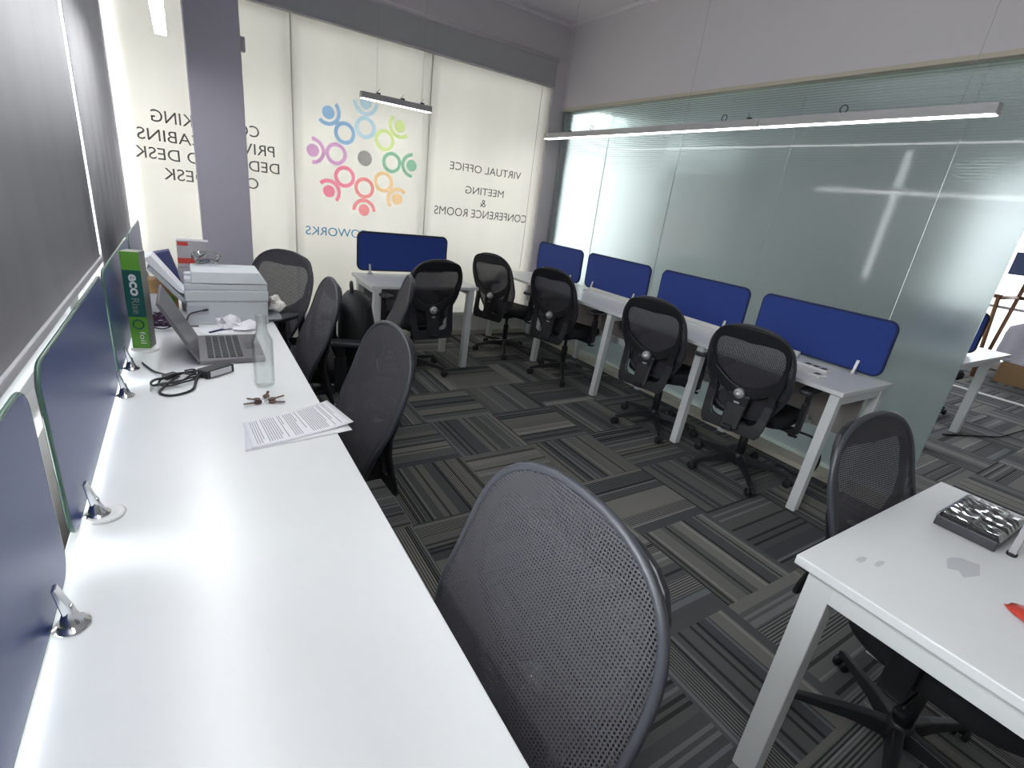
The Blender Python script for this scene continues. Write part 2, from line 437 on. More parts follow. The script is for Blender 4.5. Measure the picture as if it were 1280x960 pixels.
# left wall: low wall, head, piers between the windows
mb = MB(); mb.box(XL - .14, XL, YN, YB + .2, 0, 0.735); mb.box(XL - .14, XL, YN, YB + .2, 2.72, ZC)
mb.box(XL - .14, XL, YN, .10, .735, 2.72)  # unseen stretch closed up to keep window light off the front desk
for a, b in ((0.95, 1.0), (2.95, 3.0)): mb.box(XL - .14, XL - 0.06, a, b, 0.735, 2.72)
mb.build('wall_left', 'whitewall', kind='structure')
for k, (a, b) in enumerate(((.10, .95), (1.0, 2.95), (3.0, YB + .15))):
    w = bpy.data.objects.new('window_%d' % (k + 1), None); COL.objects.link(w); w['kind'] = 'structure'
    m_ = MB(); m_.box(XL - .12, XL - .08, a, b, .735, .775); m_.box(XL - .12, XL - .08, a, b, 2.68, 2.72)
    m_.box(XL - .12, XL - .08, a, a + .04, .775, 2.68); m_.box(XL - .12, XL - .08, b - .04, b, .775, 2.68)
    m_.build('window_frame', 'metal', w)
    g = MB(); g.box(XL - .103, XL - .097, a + .03, b - .03, .765, 2.69); g.build('window_pane', 'clear', w)
    portal('daylight_left_%d' % k, (XL - .17, (a + b) / 2, 1.73), (0, -PI / 2, 0), 2.0, b - a)
# back wall: sill wall, head above the blinds, end pilaster
mb = MB(); mb.box(-0.55, XR + .15, YB, YB + .15, 0, 0.225); mb.box(-0.55, XR + .15, YB - .02, YB + .15, 2.93, ZC)
mb.box(3.40, XR + .15, YB - .06, YB + .15, 0, 2.93); mb.box(-0.55, XR, YB + .1, YB + .15, 2.70, 2.93)
mb.build('wall_back', 'wall', kind='structure')
mb = MB(); mb.box(-0.40, 3.40, YB - .03, YB, 0.05, 0.215); mb.box(-0.40, 3.40, YB - .045, YB, 0.215, 0.24); mb.build('trim_1', 'whitewall', kind='structure')
mb = MB(); mb.box(-0.40, 3.40, YB - .06, YB - .002, 0.0, 0.05); mb.build('baseboard_back', 'beige', kind='structure')
mb = MB(); mb.box(-0.36, 3.40, YB - .085, YB - .005, 2.69, 2.905, bev=.004); mb.box(-0.36, 3.40, YB - .088, YB - .005, 2.672, 2.689)
mb.box(2.03, 2.036, YB - .089, YB - .01, 2.69, 2.905)
mb.build('trim_2', 'grey', kind='structure')
mb = MB(); mb.tube([(-.4, YB - .05, 2.925), (3.42, YB - .05, 2.925)], 0.03, 10); mb.build('trim_3', 'wall', kind='structure')
w = bpy.data.objects.new('window_4', None); COL.objects.link(w); w['kind'] = 'structure'
mb = MB()
for x in (-.38, .82, 2.03, 3.38): mb.box(x - .009, x + .009, YB + .06, YB + .1, .225, 2.72)
mb.box(-.4, 3.4, YB + .06, YB + .1, .225, .265); mb.build('window_frame', 'metal', w)
mb = MB(); mb.box(-.38, 3.39, YB + .075, YB + .083, .25, 2.71); mb.build('window_pane', 'clear', w)
portal('daylight_back', (1.5, YB + .17, 1.48), (-PI / 2, 0, 0), 3.9, 2.5)
# wall over the glass partition, and the rest of the building
mb = MB(); mb.box(XR, XR + .15, YN, YB + .1, 2.50, ZC); mb.build('wall_right', 'wall', kind='structure')
mb = MB(); mb.box(XR - .012, XR + .162, YN, YB - .06, 2.475, 2.50); mb.build('trim_4', 'beige', kind='structure')
mb = MB()
mb.box(XL, XR, YB - .035, YB - .02, ZC - .035, ZC); mb.box(XR - .018, XR, YN, YB - .02, ZC - .035, ZC)
mb.box(XL, XR - .12, YB - .14, YB - .11, ZC - .012, ZC); mb.build('trim_5', 'ceil', kind='structure')
mb = MB(); mb.box(-0.55, XF, YN - .12, YN, 0, ZC); mb.build('wall_behind', 'whitewall', kind='structure')
mb = MB(); mb.box(XF, XF + .15, YN, YB, 0, 0.08); mb.box(XF, XF + .15, YN, YB, 2.75, ZC)
for a, b in ((-3.2, 1.0), (3.1, YB)): mb.box(XF, XF + .15, a, b, .08, 2.75)
mb.build('wall_far', 'whitewall', kind='structure')
w = bpy.data.objects.new('window_5', None); COL.objects.link(w); w['kind'] = 'structure'
mb = MB()
for y in (1.02, 1.65, 2.52, 3.08): mb.box(XF + .05, XF + .09, y - .02, y + .02, .3, 2.75)
for z in (.10, .9, 2.4): mb.box(XF + .05, XF + .09, 1.0, 3.1, z - .02, z + .02)
mb.build('window_frame', 'metal', w)
mb = MB(); mb.box(XF + .065, XF + .073, 1.0, 3.1, .08, 2.75); mb.build('window_pane', 'tint', w)
portal('daylight_far', (XF + .2, 2.05, 1.42), (0, PI / 2, 0), 2.7, 2.1)
mb = MB(); mb.box(XR + .15, XF, YB, YB + .12, 0, 0.6); mb.box(XR + .15, XF, YB, YB + .12, 2.6, ZC); mb.box(7.98, XF, YB, YB + .12, .6, 2.6); mb.build('wall_beyond', 'whitewall', kind='structure')
w = bpy.data.objects.new('window_6', None); COL.objects.link(w); w['kind'] = 'structure'
mb = MB()
for x in (3.75, 5.2, 6.6, 7.95): mb.box(x - .02, x + .03, YB + .03, YB + .08, .6, 2.6)
mb.build('window_frame', 'metal', w)
mb = MB(); mb.box(3.72, 7.98, YB + .05, YB + .058, .6, 2.6); mb.build('window_pane', 'tint2', w)
portal('daylight_beyond', (5.87, YB + .17, 1.6), (-PI / 2, 0, 0), 4.3, 2.0)
# column in front of the back windows
mb = MB(); mb.box(.098, .425, 4.46, 4.88, 0, ZC); mb.build('wall_column', 'column', kind='structure', bevel=.006)
tag(MB().box(.425, .455, 4.47, 4.53, 2.255, 2.345, bev=.006).build('wall_sensor', 'grey'), 'small grey box fixed high on the right side of the lavender column', 'sensor')
# frosted partition
w = bpy.data.objects.new('window_7', None); COL.objects.link(w); w['kind'] = 'structure'
ys = [.855, 1.27, 2.22, 3.20, 4.13, YB - .065]
for a, b in zip(ys[:-1], ys[1:]):
    mb = MB(); mb.box(XR + .045, XR + .057, a + .0015, b - .0015, .035, 2.476); mb.build('glass_panel', 'frost', w)
mb = MB(); mb.box(XR - .10, XR + .12, .855, YB - .065, 0, .036); mb.build('floor_channel', 'beige', w)
mb = MB(); mb.box(XR + .03, XR + .075, YB - .095, YB - .062, .036, 2.476); mb.build('wall_channel', 'alu', w)

# ------------------------------------------------------------------ blinds
YBL = YB - .035
bl = []
for (x0, x1, lab) in ((-.335, .8335, 'cream roller blind beside the lavender column, reversed desk wording on it'),
                      (.8225, 2.0440, 'cream roller blind with the coloured ring of little figures on it'),
                      (2.0330, 3.402, 'cream roller blind with reversed meeting room wording, next to the glass partition')):
    t = thing('roller_blind', lab, 'blind', ((x0 + x1) / 2, YBL + (.006 if x0 < .5 or x0 > 2 else 0), .235), 0, 'cream blinds on the back windows')
    cx = (x0 + x1) / 2
    slab_blind(x0 - cx, x1 - cx, 0, 0.01, 2.45).build('blind_cloth', 'cream', t, solid=.0012)
    mb = MB(); mb.box(x0 - cx + .006, x1 - cx - .006, -.008, .008, 0.0, .022, bev=.003); mb.build('bottom_bar', 'whitewall', t)
    bl.append((t, cx))
def deco(name, col):
    return sheer(name, col, 0.9, 0.30)
ink = deco('reversed_print_grey', (0.10, 0.10, 0.105)); inkb = deco('reversed_print_blue', (0.07, 0.28, 0.50))
def text_width(w):
    me = text_mesh(w); xs = [v.co.x for v in me.vertices]; bpy.data.meshes.remove(me); return max(xs) - min(xs)
def sign(s, xl, xr, z0, z1, m, k):
    """read from the street: mirrored as seen indoors; one mesh for each word"""
    t, cx = bl[k]
    words = s.split(' '); full = text_width(s)
    for n_, wd in enumerate(words):
        f = text_width(wd) / full
        u0 = 0 if n_ == 0 else 1 - f
        lettering('lettering', wd, lambda u, v: (xr - (xr - xl) * (u0 + f * u) - cx, -.0022, z0 + (z1 - z0) * v - .235), m, t, 0)
sign('COWORKING', -.155, .566, 1.738, 1.822, ink, 0)
sign('PRIVATE CABINS', -.254, .675, 1.606, 1.688, ink, 0)
sign('DEDICATED DESK', -.281, .707, 1.477, 1.560, ink, 0)
sign('OPEN DESK', -.117, .541, 1.339, 1.424, ink, 0)
sign('VIRTUAL OFFICE', 2.285, 3.14, 1.733, 1.806, ink, 2)
sign('MEETING', 2.48, 2.945, 1.524, 1.597, ink, 2)
sign('&', 2.665, 2.735, 1.408, 1.48, ink, 2)
sign('CONFERENCE ROOMS', 2.145, 3.28, 1.290, 1.372, ink, 2)
sign('COWORKS', .905, 1.475, .999, 1.075, inkb, 1)
LC = (1.43, 1.708)
t1, cx1 = bl[1]
fig = [(270, (0.96, 0.28, 0.32)), (225, (0.93, 0.20, 0.38)), (180, (0.66, 0.33, 0.66)), (135, (0.24, 0.48, 0.80)),
       (90, (0.52, 0.74, 0.92)), (45, (0.68, 0.84, 0.33)), (0, (0.22, 0.55, 0.38)), (315, (0.98, 0.66, 0.34))]
em = bpy.data.objects.new('emblem', None); COL.objects.link(em); em.parent = t1
def ring(mb, cx, cz, ro, ri, a0=0, a1=2 * PI, n=36, y=-.0022):
    vs = []; fs = []
    for i in range(n + 1):
        a = a0 + (a1 - a0) * i / n
        vs += [(cx + ro * math.cos(a), y, cz + ro * math.sin(a)), (cx + ri * math.cos(a), y, cz + ri * math.sin(a))]
    for i in range(n): fs.append([2 * i, 2 * i + 2, 2 * i + 3, 2 * i + 1])
    mb._add(vs, fs)
for ang, c in fig:
    a = math.radians(ang); ca, sa = math.cos(a), math.sin(a)
    mb = MB(); ox, oz = LC[0] - cx1, LC[1] - .235
    hx, hz = ox + .450 * ca, oz + .450 * sa
    ring(mb, hx, hz, .052, .0005)
    ring(mb, ox + .254 * ca, oz + .254 * sa, .093, .061)
    ring(mb, hx + .008 * ca, hz + .008 * sa, .1105, .079, a + PI / 2, a + 1.5 * PI, 28)
    mb.build('emblem_figure', deco('emblem_%d' % ang, tuple(.18 + .82 * q for q in c)), em)
mb = MB(); ring(mb, LC[0] - cx1, LC[1] - .235, .066, .0005); mb.build('emblem_dot', deco('emblem_grey', (0.42, 0.42, 0.43)), em)
mb = MB(); mb.tube([(3.268 - bl[2][1], -.018, 2.43), (3.262 - bl[2][1], -.018, .55)], .0028, 6); mb.build('pull_chain', 'greybox', bl[2][0])

def fold_blind(name, lab, x, y0, y1, z0, z1, amp, waves):
    t = thing(name, lab, 'blind', (x, (y0 + y1) / 2, z0), 0, 'grey blinds on the left windows')
    mb = MB(); n = 60; vs = []; c = (y0 + y1) / 2
    for i in range(n + 1):
        y = y0 + (y1 - y0) * i / n - c
        w = amp * math.sin(i / n * waves * 2 * PI) + .4 * amp * math.sin(i / n * waves * 5.3 + 1)
        vs += [(w * .05, y, .012), (w, y, z1 - z0)]
    mb._add(vs, [[2 * i, 2 * i + 2, 2 * i + 3, 2 * i + 1] for i in range(n)], 0, True)
    mb.build('blind_cloth', 'greyblind', t, solid=.002)
    mb = MB(); mb.box(-.01, .01, y0 - c, y1 - c, -.012, .014, bev=.004); mb.build('bottom_bar', 'grey', t)
    return t
fold_blind('window_blind', 'wide grey blind filling the left edge, hem above the desk screens', -.367, 1.02, 3.09, 1.005, 2.72, .004, 5)
fold_blind('window_blind', 'narrow grey blind with soft folds in the back left corner', -.367, 3.16, 4.90, .76, 2.72, .010, 7)

# ------------------------------------------------------------------ lamps
ZL = 2.147
def lamp(lab, axis, secs, c, z=ZL, rings=(), cables=(), nodes=(), gl='glow'):
    t = thing('linear_pendant_lamp', lab, 'ceiling lamp', (0, 0, z), 0, 'grey linear lamps under the ceiling')
    def bx(mb, a0, a1, w, z0, z1):
        if axis == 'y': mb.box(c - w, c + w, a0, a1, z0, z1)
        else: mb.box(a0, a1, c - w, c + w, z0, z1)
    for a0, a1 in secs:
        mb = MB(); bx(mb, a0, a1, .03, .004, .052); mb.build('housing', 'lampgrey', t, bevel=.002)
        mb = MB(); bx(mb, a0 + .006, a1 - .006, .026, 0, .006); mb.build('diffuser', gl, t)
    for a in rings:
        mb = MB(); p = [(0, .021 * math.cos(k * PI / 8), .021 * math.sin(k * PI / 8) + .075) for k in range(16)]
        p = [((c + q[0], a + q[1], q[2]) if axis == 'y' else (a + q[1], c + q[0], q[2])) for q in p]
        mb.tube(p, .003, 6, closed=True); mb.build('wire_coil', 'slot', t)
    for a in cables:
        mb = MB(); p0 = (c, a) if axis == 'y' else (a, c)
        mb.tube([(p0[0], p0[1], .05), (p0[0] + .004, p0[1], .2), (p0[0], p0[1], ZC - z)], .0011, 5); mb.build('cable', 'greybox', t)
    for a in nodes:
        mb = MB(); p0 = (c, a) if axis == 'y' else (a, c)
        mb.box(p0[0] - .012, p0[0] + .012, p0[1] - .012, p0[1] + .012, .05, .066); mb.tube([(p0[0] - .03, p0[1] - .02, .056), (p0[0] + .02, p0[1] + .03, .1)], .002, 5); mb.build('clip', 'slot', t)
    return t
lamp('long grey lamp with a white glowing underside before the glass partition', 'y', [(2.262, 4.70), (1.04, 2.255)], 3.24, rings=(3.98, 2.55, 1.75), cables=(4.45, 2.9, 1.2), nodes=(4.3, 2.35))
lamp('short grey lamp hung in front of the coloured ring of figures', 'x', [(1.30, 1.92)], 4.63, cables=(1.43, 1.83), nodes=(1.45, 1.66, 1.84))
lamp('white glowing end of a lamp at the top edge, left of the column', 'y', [(1.5, 3.93), (-.95, 1.49)], -.03, cables=(3.7, 1.7), gl='glow2')

# ------------------------------------------------------------------ desks
def rect_leg(mb, x, y, w, z1, lean=(0, 0)):
    mb.hexa([(x - w + lean[0], y - w + lean[1], 0), (x + w + lean[0], y - w + lean[1], 0), (x + w + lean[0], y + w + lean[1], 0), (x - w + lean[0], y + w + lean[1], 0)],
            [(x - w, y - w, z1), (x + w, y - w, z1), (x + w, y + w, z1), (x - w, y + w, z1)])
TZ = .75
# right-hand bench
t = thing('bench_desk', 'long white bench desk running along the frosted glass partition', 'desk', (2.91, 1.10, 0))
BX, BL = .625, 3.79
mb = MB(); mb.box(0, BX, 0, BL, TZ - .026, TZ); mb.build('worktop', 'lam', t, bevel=.003)
for yy in (.035, .93, 1.855, 2.80, 3.745):
    for xx in (0.0, .52):
        mb = MB(); rect_leg(mb, xx + .02, yy, .026, TZ - .028, (-.045 if xx == 0 else 0, 0)); mb.build('leg', 'metal', t, bevel=.003)
    mb = MB(); mb.box(.0, .55, yy - .022, yy + .022, TZ - .078, TZ - .028); mb.build('cross_beam', 'metal', t)
mb = MB(); mb.box(.47, .50, .06, BL - .06, TZ - .075, TZ - .03); mb.build('rail', 'metal', t)
mb = MB(); mb.box(.49, .507, .07, BL - .06, .36, TZ - .078); mb.build('modesty_panel', 'board', t)
mb = MB(); mb.box(.40, .48, .3, BL - .1, .375, .387); mb.box(.40, .406, .3, BL - .1, .387, .435); mb.build('cable_tray', 'metal', t)
# left-hand bench
t = thing('bench_desk', 'long white desk in the foreground with the printer and laptop on it', 'desk', (-.262, -.9, 0))
mb = MB(); mb.box(0, .608, 0, 4.78, TZ - .026, TZ); mb.build('worktop', 'lam', t, bevel=.003)
for yy in (.05, .93, 1.9, 2.83, 3.76, 4.72):
    for xx in (.06, .50):
        mb = MB(); rect_leg(mb, xx, yy, .025, TZ - .028); mb.build('leg', 'metal', t, bevel=.003)
    mb = MB(); mb.box(.04, .54, yy - .022, yy + .022, TZ - .076, TZ - .028); mb.build('cross_beam', 'metal', t)
mb = MB(); mb.box(.10, .118, .06, 4.7, .33, TZ - .08); mb.build('modesty_panel', 'board', t)
for (gx, gy) in ((.056, 2.105), (.04, 3.135), (.085, 3.31)):
    mb = MB(); mb.lathe([(.034, TZ), (.036, TZ + .004), (.03, TZ + .008), (.022, TZ + .006), (.001, TZ + .005)], 24, (gx, gy, 0)); mb.build('grommet', 'white', t)
# desk at the back
t = thing('office_desk', 'small white desk standing against the back blinds', 'desk', (1.19, 3.86, 0))
mb = MB(); mb.box(0, .96, 0, .60, TZ - .026, TZ); mb.build('worktop', 'lam', t, bevel=.003)
for xx in (.05, .895):
    for yy in (.03, .50):
        mb = MB(); rect_leg(mb, xx, yy, .028, TZ - .028, (-.02 if xx > .5 else .0, 0)); mb.build('leg', 'metal', t, bevel=.003)
    mb = MB(); mb.box(xx - .025, xx + .025, .02, .55, TZ - .07, TZ - .028); mb.build('cross_beam', 'metal', t)
mb = MB(); mb.box(.06, .89, .52, .54, .34, TZ - .07); mb.build('modesty_panel', 'greybox', t)
# desk at the front right
t = thing('office_desk', 'scuffed white desk with square legs at the lower right corner', 'desk', (1.238, -1.15, 0))
mb = MB(); mb.box(0, .965, 0, 1.588, TZ - .026, TZ); mb.build('worktop', 'lam', t, bevel=.003)
for xx in (.045, .92):
    for yy in (.045, 1.522):
        mb = MB(); rect_leg(mb, xx, yy, .031, TZ - .028); mb.build('leg', 'metal', t, bevel=.003)
    mb = MB(); mb.box(xx - .0302, xx + .0302, .04, 1.535, TZ - .0838, TZ - .028); mb.build('side_beam', 'metal', t, bevel=.002)
for (a, b, r, q) in ((.40, 1.36, .05, .7), (.57, 1.22, .03, 1.6), (.18, 1.47, .022, .3), (.15, 1.50, .02, .4), (.44, 1.2, .04, 1)):
    mb = MB(); mb._add([(a + r * math.cos(k * PI / 6) * (1 + .4 * math.sin(3 * k)), b + r * q * math.sin(k * PI / 6), TZ + .0006) for k in range(12)], [list(range(12))])
    mb.build('scuff_mark', 'stain', t)

# ------------------------------------------------------------------ desk screens
def desk_screen(name, lab, grp, w, h, loc, rz, clamps=(), cz=-.03, front=-1):
    """blue board in the local xz plane, front towards -y"""
    t = thing(name, lab, 'desk divider', loc, rz, grp)
    mb = MB(); d_ = .0038 if 'left' in grp else .011; mb.prism(rrect(0, w, 0, h, .045), -d_, d_, 'xz'); mb.build('board', 'bluefilm' if 'left' in grp else 'blue', t, bevel=.002)
    if 'left' in grp:
        mb = MB(); mb.prism(rrect(.002, w - .002, .002, h - .002, .044), .0039, .0055, 'xz'); mb.build('bounce_blocker', 'lapg', t)  # unseen grey layer added to stop blue light bouncing onto the blinds
    mb = MB(); o_ = rrect(0, w, 0, h, .045); mb.tube([(a, 0, b) for a, b in o_], (.0042) if 'left' in grp else .0125, 6, closed=True); mb.build('edge_trim', ('glassedge' if 'left' in grp else 'edgeblue' if 'right' in grp else 'edge'), t)
    for c in clamps:
        mb = MB(); s = front
        mb.lathe([(.026, 0), (.027, .004), (.017, .010), (.010, .03), (.0075, .045)], 14, (c, s * .026, cz))
        mb.prism([(s * .034, cz + .03), (s * .018, cz + .03), (s * .012, cz + .085), (s * .018, cz + .088)], c - .009, c + .009, 'yz')
        mb.build('clamp', ('chrome' if 'left' in grp else 'alu'), t, bevel=.002)
    return t
RG = 'blue dividers on the right bench'
for k, (a, b, lab) in enumerate(((1.17, 2.02, 'blue desk divider at the near end of the right bench'), (2.14, 2.98, 'blue desk divider second from the near end of the right bench'),
                                 (3.13, 3.98, 'blue desk divider third from the near end of the right bench'), (4.09, 4.875, 'blue desk divider at the far end of the right bench, by the back wall'))):
    desk_screen('desk_divider', lab, RG, b - a, .325, (3.48, b, .775), -PI / 2, (.13, b - a - .13), -.025)
desk_screen('desk_divider', 'blue desk divider on the small desk before the back blinds', 'blue divider on the back desk', .83, .315, (1.235, 4.42, .787), 0, (.10, .73), -.037)
LG = 'blue dividers on the left desk'
for a, b, cl, lab in ((.08, 1.025, (.16, .80), 'blue glass-edged divider nearest the camera on the left desk'),
                  (1.11, 2.005, (.10, .80), 'blue glass-edged divider second along the left desk'),
                  (2.06, 2.98, (.12, .8), 'blue glass-edged divider behind the green carton'),
                  (3.06, 3.85, (.1, .69), 'farthest divider on the left desk, near the corner blind')):
    desk_screen('desk_divider', lab, LG, b - a, .365, (-.247, a, .765), PI / 2, cl, -.015)

# ------------------------------------------------------------------ office chair
HB = .59
def egg(n=30):
    """net outline: right half, bottom to top, then mirrored"""
    H, wm, ne, vp, wb = .585, .243, 3.7, .48, .125
    vs = [0.0, .012, .03, .06] + [.06 + .84 * k / n for k in range(1, n + 1)] + [.93, .955, .975, .988, .996, 1.0]
    out = []
    for v in vs:
        if v >= vp: w = wm * max(0, 1 - ((v - vp) / (1 - vp)) ** ne) ** (1 / 2.2)
        else: w = wm - (wm - wb) * ((vp - v) / vp) ** 1.7
        w *= max(.55, 1 - max(0, (.05 - v) / .05) ** 2 * .45)
        out.append((w, v * H))
    return out
TILT = math.radians(16)
def back_pt(u, v, off=0.0):
    """point on the back: u sideways, v up the back, off behind it; slight lumbar bow"""
    bow = .028 * math.exp(-((v - .17) / .13) ** 2) + .05 * u * u * (-.4)
    y = -.215 - math.sin(TILT) * v + bow - off * math.cos(TILT)
    z = .458 + math.cos(TILT) * v - off * math.sin(TILT)
    return (u, y, z)
def band(mb, outer, inner, off0, off1, closed=False):
    """flat ribbon between two edges on the back, from off0 to off1 behind it"""
    n = len(outer); vs = []
    for (a, b), (c, d) in zip(outer, inner):
        f0 = off0(b) if callable(off0) else off0; f1 = off1(b) if callable(off1) else off1
        g0 = off0(d) if callable(off0) else off0; g1 = off1(d) if callable(off1) else off1
        vs += [back_pt(a, b, f0), back_pt(c, d, g0), back_pt(c, d, g1), back_pt(a, b, f1)]
    fs = []
    for i in range(n if closed else n - 1):
        j = (i + 1) % n
        for k in range(4): fs.append([4 * i + k, 4 * i + (k + 1) % 4, 4 * j + (k + 1) % 4, 4 * j + k])
    if not closed: fs += [[0, 1, 2, 3], [4 * n - 4, 4 * n - 3, 4 * n - 2, 4 * n - 1]]
    mb._add(vs, fs, 0, False)
def make_chair(label, lever=True):
    t = thing('office_chair', label, 'office chair')
    # five-star base
    mb = MB(); mb.lathe([(.030, .055), (.040, .065), (.042, .115), (.034, .135), (.030, .14)], 18); mb.build('base_hub', 'black', t)
    for k in range(5):
        a = 2 * PI * k / 5 + .35
        mtx = Matrix.Rotation(a, 4, 'Z')
        mb = MB()
        p = [(.03, .024, .128, .072), (.12, .021, .122, .080), (.24, .017, .098, .070), (.305, .016, .084, .062), (.318, .010, .078, .066)]
        vs = []; fs = []
        for x, w, zt, zb in p: vs += [mtx @ Vector((x, -w, zb)), mtx @ Vector((x, w, zb)), mtx @ Vector((x, w * .62, zt)), mtx @ Vector((x, -w * .62, zt))]
        for i in range(len(p) - 1):
            for q in range(4): fs.append([4 * i + q, 4 * i + (q + 1) % 4, 4 * i + 4 + (q + 1) % 4, 4 * i + 4 + q])
        fs += [[0, 1, 2, 3], [16, 17, 18, 19]]
        mb._add(vs, fs); lg = mb.build('base_leg', 'black', t, bevel=.004)
        ca = a + random.uniform(-1.4, 1.4); c = mtx @ Vector((.302, 0, 0))
        cm = Matrix.Translation(c + Vector((.016 * math.cos(ca), .016 * math.sin(ca), .027))) @ Matrix.Rotation(ca, 4, 'Z') @ Matrix.Rotation(PI / 2, 4, 'X')
        mb = MB()
        for s0, s1 in ((-.024, -.007), (.007, .024)):
            mb.lathe([(.006, s0), (.022, s0), (.0268, s0 + .004), (.0268, s1 - .004), (.022, s1), (.006, s1)], 16, mtx=cm)
        mb.tube([c + Vector((0, 0, .03)), c + Vector((0, 0, .075))], .007, 8)
        hood = [cm @ Vector((.024 * math.cos(q), .024 * math.sin(q), 0)) for q in [PI * .15 + k * .3 for k in range(8)]]
        mb.tube(hood, .0062, 6)
        mb.build('caster', 'rubber', lg)
    # column, mechanism, lever
    mb = MB(); mb.lathe([(.027, .12), (.027, .29), (.020, .292), (.0145, .295)], 16); mb.lathe([(.0145, .29), (.0145, .40)], 12); mb.build('gas_column', 'black', t)
    mb = MB(); mb.box(-.075, .075, -.12, .10, .375, .418, bev=.012); mb.box(-.03, .03, -.385, -.10, .395, .428, bev=.008)
    mb.lathe([(.02, -.05), (.02, .05)], 12, (.0, .13, .385), mtx=Matrix.Rotation(PI / 2, 3, 'Y'))
    mb.build('mechanism', 'black', t)
    mb = MB(); mb.tube([(.06, .02, .392), (.17, .03, .385), (.225, .03, .372), (.25, .035, .366)], .005, 6); mb.box(.225, .275, .02, .05, .358, .37, bev=.004); mb.build('lever', 'black', t)
    # seat
    mb = MB(); n = 28; rings = []
    for z, s in ((.418, .80), (.425, .93), (.445, 1.0), (.470, 1.0), (.488, .95), (.495, .80), (.494, .4)):
        rg = []
        for k in range(n):
            a = 2 * PI * k / n; ca, sa = math.cos(a), math.sin(a)
            x = .245 * s * abs(ca) ** .55 * (1 if ca > 0 else -1); y = .035 + .235 * s * abs(sa) ** .6 * (1 if sa > 0 else -1)
            dz = -.022 * max(0, (y - .12) / .16) ** 2 + (.012 * (abs(x) / .24) ** 2 if z > .46 else 0)
            rg.append((x, y, z + dz))
        rings.append(rg)
    vs = [v for r_ in rings for v in r_]; fs = []
    for i in range(len(rings) - 1):
        for k in range(n): fs.append([i * n + k, i * n + (k + 1) % n, (i + 1) * n + (k + 1) % n, (i + 1) * n + k])
    fs += [list(range(n))[::-1], [(len(rings) - 1) * n + k for k in range(n)]]
    mb._add(vs, fs, 0, True); mb.build('seat', 'seat', t)
    # net back with rim
    E_ = egg(); mb = MB(); uvl = mb.bm.loops.layers.uv.new('uv'); cols = 14
    grid = []
    for w, v in E_:
        grid.append([(w * (2 * c / cols - 1), v) for c in range(cols + 1)])
    vv = [[mb.bm.verts.new(back_pt(u, v)) for u, v in row] for row in grid]
    for i in range(len(vv) - 1):
        for c in range(cols):
            q = [(i, c), (i, c + 1), (i + 1, c + 1), (i + 1, c)]
            try: f_ = mb.bm.faces.new([vv[a][b] for a, b in q])
            except ValueError: continue
            f_.smooth = True
            for lp, (a, b) in zip(f_.loops, q): lp[uvl].uv = grid[a][b]
    net = mb.build('backrest', 'net', t, solid=.0026)
    loop = [back_pt(w, v, .004) for w, v in E_] + [back_pt(-w, v, .004) for w, v in E_[::-1]]
    cl = []
    for p in loop:
        if not cl or (Vector(p) - Vector(cl[-1])).length > .004: cl.append(p)
    mb = MB(); mb.tube(cl, .0095, 8, closed=True); mb.build('rim', 'rimp', net)
    # rear shell: broad loop, crescent and spine
    prof = [(-.03, .150), (-.01, .166), (.03, .176), (.09, .182), (.16, .186), (.22, .198), (.29, .222), (.36, .234), (.42, .238), (.47, .236), (.51, .226), (.54, .208), (.560, .182), (.573, .145), (.580, .09), (.582, 0)]
    inn = [(.028, .085), (.034, .112), (.05, .130), (.09, .138), (.16, .142), (.22, .152), (.29, .174), (.36, .190), (.41, .196), (.445, .194), (.47, .186), (.487, .172), (.496, .150), (.500, .12), (.497, .07), (.492, 0)]
    def off(v): return .006 + .118 * max(0, 1 - v / .36) ** 1.25
    def off2(v): return off(v) + .018
    prof = [(v, w - (.018 if v > .32 else .004 if v > .2 else -.010)) for v, w in prof[:-1]] + [prof[-1]]
    o_ = [(w, v) for v, w in prof] + [(-w, v) for v, w in prof[::-1][1:]]
    i_ = [(w, v) for v, w in inn] + [(-w, v) for v, w in inn[::-1][1:]]
    mb = MB(); band(mb, o_, i_, off, off2, closed=True); mb.build('back_frame', 'black', t, bevel=.006)
    mb = MB(); n = 16; up = []; dn = []
    for k in range(n + 1):
        s = -1 + 2 * k / n
        up.append((s * .192, .215 + .105 * abs(s) ** 1.8)); dn.append((s * .165, .150 + .07 * abs(s) ** 1.5))
    band(mb, up, dn, lambda v: off(v) - .004, lambda v: off(v) + .016); mb.build('lumbar_support', 'black', t, bevel=.004)
    mb = MB(); sp = [(.066, .190), (.058, .13), (.052, .06), (.055, -.005)]
    band(mb, sp, [(-a, b) for a, b in sp], lambda v: off(v) + .004, lambda v: off(v) + .040); mb.build('spine', 'black', t, bevel=.008)
    kp = Vector(back_pt(0, .195, off(.195) + .042)); km = Matrix.Rotation(PI / 2 + TILT, 3, 'X')
    mb = MB(); mb.lathe([(.030, -.014), (.031, 0), (.028, .012), (.022, .016), (.019, .012), (.014, .018), (.012, .026), (.001, .028)], 20, kp, mtx=km); mb.build('tension_knob', 'silver', t)
    mb = MB(); q = [*[back_pt(u_, v_, off(v_) + .043) for u_, v_ in ((-.016, .138), (.016, .138), (.016, .147), (-.016, .147))]]
    q2 = [*[back_pt(u_, v_, off(v_) + .034) for u_, v_ in ((-.016, .138), (.016, .138), (.016, .147), (-.016, .147))]]
    mb.hexa(q2, q); mb.build('badge', 'greybox', t)
